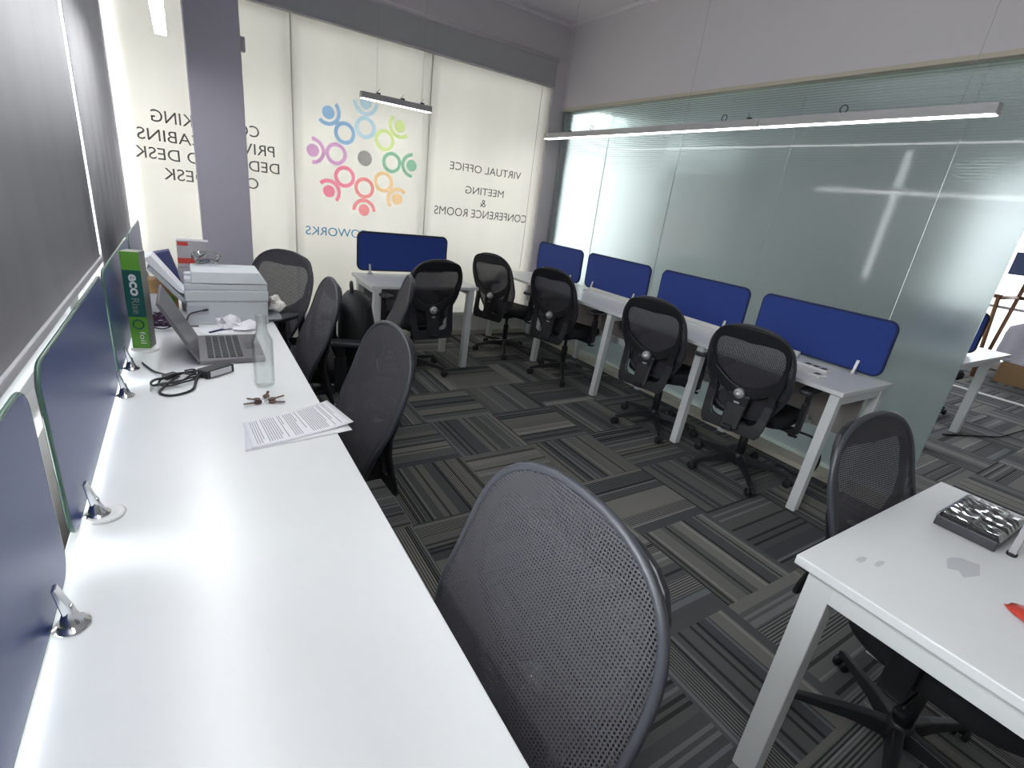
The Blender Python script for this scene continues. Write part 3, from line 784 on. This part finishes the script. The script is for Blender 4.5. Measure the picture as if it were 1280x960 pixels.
    # arms
    for s in (-1, 1):
        mb = MB(); x = s * .272
        mb.box(x - .014, x + .014, -.03, .035, .40, .60, bev=.006); mb.box(x - .010, x + .010, -.022, .028, .58, .672, bev=.004)
        mb.prism([(s * .10, .392), (s * .10, .412), (s * .272, .424), (s * .286, .404), (s * .272, .39)], -.02, .03, 'xz')
        arm = mb.build('armrest', 'black', t)
        mb = MB(); mb.prism(rrect(x - .042, x + .042, -.12, .14, .035), .668, .694, 'xy'); mb.build('arm_pad', 'rimp', arm, bevel=.008)
    return t
proto = make_chair('black mesh office chair nearest the camera, its big back against the left desk edge')
def place(o, bx, by, yaw):       # yaw: facing direction, degrees from +x
    o.location = (bx, by, 0); o.rotation_euler = (0, 0, math.radians(yaw - 90))
place(proto, .155, .51, 182); proto.scale = (1.04, 1.0, 1.03)
CG = 'black mesh office chairs'
proto['group'] = CG
for bx, by, yaw, lab in ((.235, 1.69, 183, 'black mesh office chair at the left desk, just beyond the printed papers'),
                    (.225, 2.63, 179, 'black mesh office chair at the left desk, just left of the backpack'),
                    (.72, 2.88, 164, 'black mesh office chair in mid room with the backpack on its seat'),
                    (.25, 3.36, 222, 'black mesh office chair behind the printer with its armrest towards us'),
                    (1.56, 3.90, 97, 'black mesh office chair pulled up to the small back desk'),
                    (2.74, 4.26, 22, 'black mesh office chair at the far end of the right bench'),
                    (2.91, 3.46, 17, 'black mesh office chair third from the near end of the right bench'),
                    (2.93, 2.30, 13, 'black mesh office chair second from the near end of the right bench'),
                    (2.95, 1.57, 11, 'black mesh office chair at the near end of the right bench'),
                    (1.745, .18, 266, 'black mesh office chair tucked into the scuffed desk at lower right')):
    c = dup(proto, (0, 0, 0), 0, lab, CG); c.scale = (1, 1, 1); place(c, bx, by, yaw)

# ------------------------------------------------------------------ backpack
t = thing('backpack', 'black backpack standing on the seat of the chair in mid room', 'backpack', (.80, 2.86, .497), math.radians(74))
mb = MB(); n = 20; rings = []
for z, w, d, dy in ((0, .12, .07, 0), (.01, .145, .095, 0), (.10, .155, .11, 0), (.22, .15, .105, .005), (.32, .135, .09, .01), (.38, .105, .07, .015), (.41, .06, .04, .02), (.415, .01, .01, .02)):
    rings.append([(w * abs(math.cos(a)) ** .7 * (1 if math.cos(a) > 0 else -1), dy + d * abs(math.sin(a)) ** .7 * (1 if math.sin(a) > 0 else -1), z) for a in [2 * PI * k / n for k in range(n)]])
mb._add([v for r_ in rings for v in r_], [[i * n + k, i * n + (k + 1) % n, (i + 1) * n + (k + 1) % n, (i + 1) * n + k] for i in range(len(rings) - 1) for k in range(n)] + [list(range(n))[::-1]], 0, True)
mb.build('bag_body', 'bag', t)
mb = MB(); mb.prism(rrect(-.11, .11, .03, .21, .04), -.15, -.09, 'xz'); mb.build('front_pocket', 'bag', t, bevel=.02)
mb = MB(); mb.tube([(-.045, .03, .395), (-.045, .035, .44), (-.03, .037, .458), (.03, .037, .458), (.045, .035, .44), (.045, .03, .395)], .010, 8); mb.build('handle', 'bag', t)
mb = MB(); mb.tube([(-.13, -.02, .30), (-.10, -.06, .345), (0, -.075, .365), (.10, -.06, .345), (.13, -.02, .30)], .005, 6); mb.build('zip', 'black', t)
for s in (-1, 1):
    mb = MB(); mb.tube([(s * .07, .09, .36), (s * .09, .135, .26), (s * .09, .135, .12), (s * .11, .10, .03)], .014, 8); mb.build('strap', 'bag', t)

# ------------------------------------------------------------------ printer and what lies round it
t = thing('printer', 'light grey multifunction printer on the far end of the left desk', 'printer', (.135, 2.895, TZ))
mb = MB(); mb.box(-.17, .185, -.10, .16, .0, .115, bev=.006); mb.build('body', 'prn', t)
mb = MB(); mb.box(-.175, .19, -.105, .165, .116, .170, bev=.006); mb.box(-.172, .187, -.10, .16, .171, .200, bev=.005); mb.build('scanner_unit', 'prn', t)
mb = MB(); mb.hexa([(-.145, -.10, .202), (.19, -.10, .202), (.19, .16, .202), (-.145, .16, .202)], [(-.14, -.085, .258), (.155, -.085, .258), (.155, .15, .258), (-.14, .15, .258)])
mb.box(-.17, -.14, -.08, .14, .202, .22); mb.box(-.17, -.14, -.08, -.05, .235, .25); mb.build('document_feeder', 'prn', t, bevel=.005)
mb = MB(); mb.box(-.172, -.08, -.1075, -.10, .052, .094); mb.build('side_recess', 'prnd', t)
mb = MB(); mb.hexa([(-.185, -.06, .10), (-.165, -.06, .10), (-.165, .13, .10), (-.185, .13, .10)], [(-.31, -.06, .26), (-.295, -.06, .265), (-.295, .13, .265), (-.31, .13, .26)]); mb.build('paper_support', 'prnd', t)
mb = MB(); mb.box(.186, .25, -.08, .12, .015, .03); mb.build('output_tray', 'prnd', t)
mb = MB(); mb.tube(smooth([(-.09, -.112, .075), (-.12, -.118, .072), (-.16, -.125, .06), (-.175, -.13, .03), (-.165, -.135, .006), (-.13, -.14, .004)]), .0035, 6); mb.tube([(-.085, -.105, .076), (-.105, -.116, .074)], .006, 6); mb.build('usb_cable', 'slot', t)
t = tag(MB().hexa([(-.06, 2.86, .895), (-.03, 2.86, .885), (-.03, 3.02, .885), (-.06, 3.02, .895)], [(-.185, 2.86, 1.05), (-.155, 2.86, 1.068), (-.155, 3.02, 1.068), (-.185, 3.02, 1.05)]).build('paper_stack', 'paper', bevel=.002),
        'stack of white paper leaning in the feed slot of the printer', 'paper')
tag(MB().box(-.055, .085, 3.08, 3.16, .98, 1.115).box(-.056, .086, 3.079, 3.161, 1.0, 1.028, 1).box(-.05, -.005, 3.0785, 3.08, 1.09, 1.108, 1).box(.03, .087, 3.0782, 3.08, .985, 1.026, 2).build('carton', ['greybox', 'red', 'navy']),
    'small grey and red carton standing behind the printer', 'box')
tag(MB().box(-.06, .13, 3.075, 3.19, TZ, .978).build('carton', ['greybox'], bevel=.003), 'plain grey carton behind the printer, directly under the small red and grey carton', 'box')
tag(MB().box(-.13, -.062, 3.06, 3.14, TZ + .09, 1.06, mtx=Matrix.Translation((-.09, 3.1, .95)) @ Matrix.Rotation(-.25, 4, 'Y') @ Matrix.Translation((.09, -3.1, -.95))).build('folder', ['navy']), 'dark folder leaning behind the white paper stack', 'folder')
o = thing('carton', 'brown product carton with a green dot beside the white ball of plastic', 'box', (-.13, 3.10, TZ))
mb = MB(); mb.box(-.075, .055, -.06, .06, 0, .165, bev=.002); mb.build('box_body', 'brownbox', o)
mb = MB(); mb.box(-.077, .057, -.062, .062, .13, .15); mb.build('band', 'card', o)
mb = MB(); mb.lathe([(.025, 0), (.025, .002), (.001, .002)], 16, (.02, -.0605, .07), mtx=Matrix.Rotation(PI / 2, 3, 'X')); mb.build('dot', 'green', o)
def crumple(name, loc, rx, ry, rz, m, lab, cat, amp=.25, seed=1, seg=3):
    bm = bmesh.new(); bmesh.ops.create_icosphere(bm, subdivisions=seg, radius=1)
    rn = random.Random(seed); ax = [(Vector((rn.uniform(-1, 1), rn.uniform(-1, 1), rn.uniform(-1, 1))) * 3, rn.uniform(0, 6)) for _ in range(7)]
    for v in bm.verts:
        k = 1 + amp * sum(math.sin(v.co.dot(a) * 1.6 + p) for a, p in ax) / 4
        v.co = Vector((v.co.x * rx * k, v.co.y * ry * k, max(v.co.z * rz * k, -rz * .85)))
    zmin = min(v.co.z for v in bm.verts)
    for v in bm.verts: v.co.z -= zmin
    mb = MB(); mb.take(bm, 0, name not in ('tissue', 'cloth')); o = mb.build(name, m); o.location = loc
    return tag(o, lab, cat)
crumple('plastic_bag', (-.165, 2.93, TZ), .055, .05, .065, 'white', 'round white bundle of plastic left of the brown carton', 'bag', .15, 3)
crumple('tissue', (.13, 2.70, TZ), .05, .035, .032, 'paper', 'crumpled white tissue in front of the printer', 'tissue', .95, 5, 2)
crumple('tissue', (.195, 2.69, TZ), .055, .04, .018, 'paper', 'flatter crumpled tissue behind the bottle neck', 'tissue', .95, 9, 2)
crumple('cloth', (.365, 2.93, TZ + .032), .045, .06, .045, 'cloth', 'creamy white cloth bunched on the output tray of the printer', 'cloth', .5, 11)
crumple('plastic_bag', (.07, 3.01, TZ + .26), .06, .04, .035, 'film', 'clear plastic bag lying on top of the printer', 'bag', .4, 14)
tag(MB().prism([(-.03, 2.735), (.03, 2.60), (.225, 2.625), (.25, 2.76)], TZ + .0005, TZ + .003, 'xy').build('paper_sheet', 'paper'), 'blank white sheets lying under the front of the printer', 'paper')
tag(MB().box(.0, .08, -.002, .002, 0, .004, mtx=Matrix.Translation((.045, 2.625, TZ + .006)) @ Matrix.Rotation(.75, 4, 'Z')).box(.0, .09, -.004, .004, 0, .006, mtx=Matrix.Translation((.045, 2.625, TZ + .004)) @ Matrix.Rotation(.72, 4, 'Z')).build('pen', 'navy'), 'blue pen lying on the sheets before the printer', 'pen')
# loose cables at the back of the desk
mb = MB()
rn = random.Random(4)
for k in range(4):
    p = [(-.20 + .03 * k, 2.80 + .01 * k, TZ + .06)]
    for q in range(14):
        a = q * .95 + k * 1.3
        p.append((-.135 + .07 * math.cos(a) + rn.uniform(-.01, .01), 2.76 + .07 * math.sin(a) + rn.uniform(-.01, .01), TZ + .008 + .03 * abs(math.sin(a * .7 + k)) + .004 * k))
    p2 = smooth(p, 4)
    mb.tube(p2, .0032, 6)
tag(mb.build('cable', 'purple'), 'tangle of dark purple cables behind the laptop screen', 'cable')

# ------------------------------------------------------------------ green carton
t = thing('long_carton', 'tall narrow green carton leaning upright against a divider on the left desk', 'box', (-.198, 2.405, TZ + .012), 0)
t.rotation_euler = (0, 0, math.radians(-15))
mb = MB(); mb.box(-.031, .031, -.001, .06, 0, .385, 2); mb.box(-.031, .031, -.003, 0, 0, .385, 0); mb.box(-.0312, .0312, -.0036, -.002, .13, .315, 1)
mb.build('box_body', ['green', 'dgreen', 'cside'], t)
lettering('lettering', 'eco', lambda u, v: (-.012 + .026 * v, -.0046, .30 - .085 * u), 'white', t, .03)
lettering('lettering', 'Rise', lambda u, v: (-.012 + .026 * v, -.0046, .205 - .062 * u), 'cside', t, .0)
lettering('lettering', 'foil', lambda u, v: (-.0 + .02 * v, -.0046, .07 - .05 * u), 'white', t, .0)
mb = MB(); ring_ = [(.018 * math.cos(k * PI / 8), -.0045, .10 + .018 * math.sin(k * PI / 8)) for k in range(16)]
mb.tube(ring_, .0025, 5, closed=True); mb.build('leaf_print', 'dgreen', t)
tag(MB().lathe([(.044, TZ), (.046, TZ + .004), (.04, TZ + .011), (.001, TZ + .0115)], 28, (-.195, 2.405, 0)).build('coaster', 'white'), 'round white disc under the green carton', 'coaster')

# ------------------------------------------------------------------ laptop, adapter, bottle, keys, papers
t = thing('laptop', 'open dark grey laptop seen side-on on the left desk', 'laptop', (.10, 2.365, TZ), math.radians(92))
# local: x along the hinge (0 = near end), y away from the hinge towards the user
t.location = (-.005, 2.175, TZ)
t.rotation_euler = (0, 0, math.radians(90))
HW, HD = .36, .235
mb = MB(); mb.box(0, HW, -HD, 0, .002, .020, bev=.004); mb.build('base', 'lapg', t)
mb = MB()
for r_ in range(5):
    for k in range(13):
        mb.box(.03 + k * .0235, .05 + k * .0235, -.03 - r_ * .026 - .021, -.03 - r_ * .026, .020, .0228)
mb.build('keyboard', 'lapk', t)
mb = MB(); mb.box(.13, .23, -.226, -.172, .020, .0208); mb.build('touchpad', 'screenoff', t)
lid = MB(); an = math.radians(116); ca, sa = math.cos(an), math.sin(an)
mt_ = Matrix.Translation((0, 0, .016)) @ Matrix.Rotation(math.radians(-26), 4, 'X')
lid.box(0, HW, -.004, .006, 0, .258, bev=.003, mtx=mt_); lo = lid.build('lid', 'lapg', t)
mb = MB(); mb.box(.008, HW - .008, -.0050, -.0035, .012, .250, mtx=mt_); mb.build('display', 'screenoff', lo)
t = thing('power_adapter', 'black laptop power adapter with coiled cable on the left desk', 'power adapter', (.045, 2.065, TZ), math.radians(38))
mb = MB(); mb.box(-.058, .058, -.026, .026, .001, .032, bev=.004); mb.build('brick', 'black', t)
mb = MB(); mb.box(-.045, .045, -.0275, -.026, .006, .028); mb.build('rating_label', 'label', t)
mb = MB()
P_ = []
for q in range(48):
    a = q * .42; rr = .062 + .012 * math.sin(q * .7)
    P_.append((-.135 + rr * 1.25 * math.cos(a), .03 + rr * .62 * math.sin(a), .006 + .013 * (q / 48) + .006 * abs(math.sin(q))))
P_ = [(-.06, 0, .014), (-.085, -.005, .012)] + P_
mb.tube(smooth(P_, 3), .0035, 6)
mb.tube(smooth([(-.058, .005, .016), (-.10, -.02, .012), (-.16, -.075, .006), (-.225, -.07, .005), (-.235, -.02, .006), (-.17, .02, .012), (-.11, .05, .012)]), .0042, 6)
mb.tube(smooth([(-.13, .07, .016), (-.12, .16, .007), (-.10, .23, .006), (-.085, .275, .006)]), .0035, 6)
mb.box(-.15, -.105, .06, .085, .004, .022, bev=.003)
mb.build('cable', 'black', t)
t = thing('bottle', 'clear glass bottle standing near the edge of the left desk', 'bottle', (.193, 1.905, TZ))
mb = MB(); mb.lathe([(.002, .004), (.030, .001), (.034, .006), (.0355, .02), (.0355, .170), (.034, .180), (.026, .197), (.0205, .208), (.0190, .22), (.0185, .255), (.0205, .258), (.0205, .268), (.0190, .270), (.0170, .268), (.0170, .22), (.0185, .207), (.024, .195), (.0315, .179), (.033, .168), (.033, .022), (.031, .009), (.002, .007)], 32)
mb.build('glass_body', 'bottle', t)
t = thing('key_bunch', 'bunch of bronze keys lying between the bottle and the papers', 'keys', (.175, 1.745, TZ))
mb = MB(); mb.tube([(.014 * math.cos(k * PI / 8), .014 * math.sin(k * PI / 8), .012 + .004 * math.sin(k)) for k in range(16)], .0016, 6, closed=True); mb.build('key_ring', 'chrome', t)
for a, tz, r_ in ((195, .004, .06), (20, .006, .055), (-25, .003, .052), (75, .012, .05), (165, .010, .035)):
    mt_ = Matrix.Translation((0, 0, tz)) @ Matrix.Rotation(math.radians(a), 4, 'Z') @ Matrix.Rotation(math.radians(-4), 4, 'Y')
    mb = MB(); mb.prism([(.024 + .013 * math.cos(k * PI / 5), .011 * math.sin(k * PI / 5)) for k in range(10)], -.0015, .0025, 'xy')
    mb.box(.034, .034 + r_ * .6, -.0035, .0035, -.001, .0015)
    for q in range(4): mb.box(.045 + q * r_ * .1, .048 + q * r_ * .1, -.0055, -.003, -.001, .0015)
    for v in mb.bm.verts: v.co = mt_ @ v.co
    mb.build('key', 'brown', t)
PC = [(.092, 1.592), (.10, 1.409), (.406, 1.482), (.364, 1.671)]
def sheet(name, pts, z, lab, lines=False, curl=0):
    t = thing(name, lab, 'paper', (0, 0, 0), 0)
    mb = MB(); n = 10; vs = []
    def P(u, v):
        a = Vector(pts[0]) * (1 - u) + Vector(pts[3]) * u; b = Vector(pts[1]) * (1 - u) + Vector(pts[2]) * u
        p = a * (1 - v) + b * v
        return (p.x, p.y, z + curl * (max(0, u - .5) * 2) ** 2 + curl * .3 * (1 - v) * u)
    for i in range(n + 1):
        for j in range(n + 1): vs.append(P(i / n, j / n))
    mb._add(vs, [[i * (n + 1) + j, (i + 1) * (n + 1) + j, (i + 1) * (n + 1) + j + 1, i * (n + 1) + j + 1] for i in range(n) for j in range(n)], 0, True)
    mb.build('sheet', 'paper', t, solid=.0006)
    if lines:
        mb = MB(); rn = random.Random(2); u = .06
        para = [4, 7, 2, 5, 1, 9, 2, 2]
        for k in para:
            for _ in range(k):
                if u > .93: break
                v1 = .90 if _ < k - 1 else rn.uniform(.4, .8)
                for s in range(6):
                    a, b = .07 + (v1 - .07) * s / 6, .07 + (v1 - .07) * (s + 1) / 6
                    q = [P(u, a), P(u + .011, a), P(u + .011, b), P(u, b)]
                    mb._add([(x, y, zz + .0012) for x, y, zz in q], [[0, 1, 2, 3]])
                u += .0225
            u += .022
        mb.build('print', 'ink', t)
    return t
sheet('paper_sheet', [(.095, 1.57), (.083, 1.405), (.392, 1.445), (.372, 1.63)], TZ + .001, 'lower sheet of the pair of papers, its corner showing beneath the printed one', False, .003)
sheet('paper_sheet', PC, TZ + .004, 'printed paper overhanging the edge of the left desk near the keys', True, .010)

# ------------------------------------------------------------------ on the right bench
t = thing('cable_raceway', 'long white roller tube and rail lying along the back of the right bench', 'tube', (3.33, 1.62, TZ))
mb = MB(); mb.tube([(.06, 0, .024), (.06, 2.15, .024)], .022, 14); mb.build('tube', 'whitewall', t)
mb = MB(); mb.box(0.0, .035, .05, 2.2, .001, .016, bev=.002); mb.build('rail', 'metal', t)
for k, (x, y, lab) in enumerate(((3.27, 1.45, 'white switch plate lying on the right bench close to the divider'), (3.10, 1.40, 'white switch plate lying nearer the front edge of the right bench'))):
    t = thing('switch_plate', lab, 'switch plate', (x, y, TZ), math.radians(82 if k else 86), 'white switch plates on the right bench')
    mb = MB(); mb.box(-.10, .10, -.035, .035, .001, .014, bev=.003); mb.build('plate', 'white', t)
    mb = MB()
    for q in range(3 if k == 0 else 1): mb.box(-.08 + q * .05, -.045 + q * .05, -.018, .022, .014, .0155)
    mb.build('socket', 'slot', t)
mb = MB(); mb.tube(smooth([(3.10, 1.33, .38), (3.14, 1.24, .36), (3.18, 1.20, .24), (3.20, 1.23, .12), (3.22, 1.32, .06), (3.26, 1.42, .05), (3.33, 1.5, .012)]), .008, 8)
tag(mb.build('cable', 'black'), 'black power cord looping down under the near end of the right bench', 'cable')

# ------------------------------------------------------------------ on the front right desk
t = thing('packed_tray', 'dark tray wrapped in shiny clear plastic on the scuffed desk', 'package', (1.945, .265, TZ), 0)
mb = MB(); mb.box(-.13, .13, -.072, .072, .001, .032, bev=.003); mb.box(-.131, .131, -.004, .002, .004, .036)
for q in range(3): mb.box(-.11 + q * .08, -.05 + q * .08, -.06, .06, .032, .038, bev=.002)
mb.build('tray', 'tray', t)
bm = bmesh.new(); bmesh.ops.create_grid(bm, x_segments=16, y_segments=12, size=1)
rn = random.Random(6)
for v in bm.verts:
    e = max(abs(v.co.x), abs(v.co.y))
    v.co = Vector((v.co.x * .133, v.co.y * .075, (.043 + rn.uniform(-.003, .004)) if e < .9 else .034))
mb = MB(); mb.take(bm, 0, False); mb.build('plastic_wrap', 'film', t)
t = thing('metal_stand', 'grey metal stand post at the right edge beside the wrapped tray', 'stand', (1.855, .165, TZ), 0)
mb = MB(); mb.box(-.008, .008, -.008, .008, .004, .26, bev=.002); mb.box(.10, .116, -.055, -.039, .004, .26, bev=.002); mb.build('post', 'greybox', t)
mb = MB(); mb.lathe([(.012, 0), (.012, .008), (.008, .01)], 12); mb.lathe([(.012, 0), (.012, .008), (.008, .01)], 12, (.108, -.047, 0)); mb.build('foot', 'rubber', t)
mb = MB(); mb.box(-.008, .116, -.05, .002, .25, .262, bev=.002); mb.build('crossbar', 'greybox', t)
t = thing('snack_packet', 'torn red and orange snack packet at the right edge of the scuffed desk', 'packet', (1.545, .03, TZ + .001), math.radians(72))
mb = MB(); n = 10; vs = []
for i in range(n + 1):
    for j in range(n + 1):
        u, v = i / n * 2 - 1, j / n * 2 - 1
        vs.append((u * .075, v * .05 * (1 - .55 * max(0, u)), .014 * (1 - u ** 4) * (1 - v ** 4) + .002 * math.sin(9 * u + 5 * v) + .003))
mb._add(vs, [[i * (n + 1) + j, (i + 1) * (n + 1) + j, (i + 1) * (n + 1) + j + 1, i * (n + 1) + j + 1] for i in range(n) for j in range(n)], 0, True)
for f_ in mb.bm.faces: f_.material_index = 1 if f_.calc_center_median().y < -.018 else 0
mb.build('wrapper', ['red', 'orange'], t, solid=.001)

# ------------------------------------------------------------------ the next room, seen past the end of the glass
t = thing('office_desk', 'white desk in the next room just past the end of the glass', 'desk', (4.95, 1.18, 0))
mb = MB(); mb.box(0, 1.25, 0, .62, TZ - .026, TZ); mb.build('worktop', 'lam', t, bevel=.003)
for xx in (.06, .90):
    for yy in (.06, .55):
        mb = MB(); rect_leg(mb, xx, yy, .03, TZ - .028); mb.build('leg', 'metal', t)
mb = MB(); mb.box(.05, 1.2, .04, .08, TZ - .08, TZ - .028); mb.build('beam', 'metal', t)
desk_screen('desk_divider', 'blue desk divider on the white desk in the next room', 'blue divider next room', .5, .33, (5.5, 1.775, .775), -PI / 2, (.4,), -.025)
t = dup(proto, (0, 0, 0), 0, 'black office chair mostly hidden behind the frosted glass, one wheel showing', CG); t.scale = (1, 1, 1); place(t, 6.14, 1.72, 240)
mb = MB(); mb.box(7.97, 8.03, YN, YB, 0, .012); mb.build('trim_6', 'whitewall', kind='structure')
t = thing('cardboard_box', 'brown cardboard box on the floor of the next room, half under a pale sheet', 'box', (9.55, 1.42, 0), .1)
mb = MB(); mb.box(-.38, .38, -.55, .42, 0, .27, bev=.005); mb.build('box_body', 'card', t)
bm = bmesh.new(); bmesh.ops.create_icosphere(bm, subdivisions=4, radius=1); rn = random.Random(8)
ax = [(Vector((rn.uniform(-1, 1), rn.uniform(-1, 1), rn.uniform(-1, 1))) * 5, rn.uniform(0, 6)) for _ in range(12)]
for v in bm.verts:
    k = 1 + .13 * sum(math.sin(v.co.dot(a) * 1.7 + p) for a, p in ax) / 3
    v.co = Vector((v.co.x * .39 * k, v.co.y * .58 * k, .275 + max(v.co.z + .06, 0) * .66 * k))
mb = MB(); mb.take(bm, 0, True); o = mb.build('dust_sheet', 'sheet'); o.location = (9.55, 1.38, 0)
tag(o, 'rumpled pale dust sheet heaped over the cardboard box in the next room', 'sheet')
t = thing('wooden_easel', 'brown wooden frame leaning by the bright window of the next room', 'frame', (9.05, 1.98, 0), 0)
for a, b in (((0, .02, 0), (0, .12, 1.10)), ((1.0, .20, 0), (1.0, .10, 1.9)), ((0, .40, 1.10), (0, .08, 1.10)), ((.02, .38, 0), (0, .38, 1.12)), ((0, .12, 1.08), (1.0, .15, 1.08)), ((1.0, .15, 1.08), (1.0, -.5, 1.08))):
    mb = MB(); mb.tube([a, b], .026, 4); mb.build('bar', 'wood', t, smooth=False)
mb = MB(); mb.box(XF + .055, XF + .063, 1.95, 2.40, 1.38, 1.70); mb.build('window_sticker', 'posterblue')
tag(bpy.data.objects['window_sticker'], 'blue sticker on the bright window of the next room', 'sticker')
tag(MB().tube([(5.6, 1.25, .006), (6.2, 1.0, .006), (7.0, .95, .006), (7.9, 1.2, .006)], .006, 6).build('floor_cable', 'black'), 'thin dark cable lying on the carpet of the next room', 'cable')
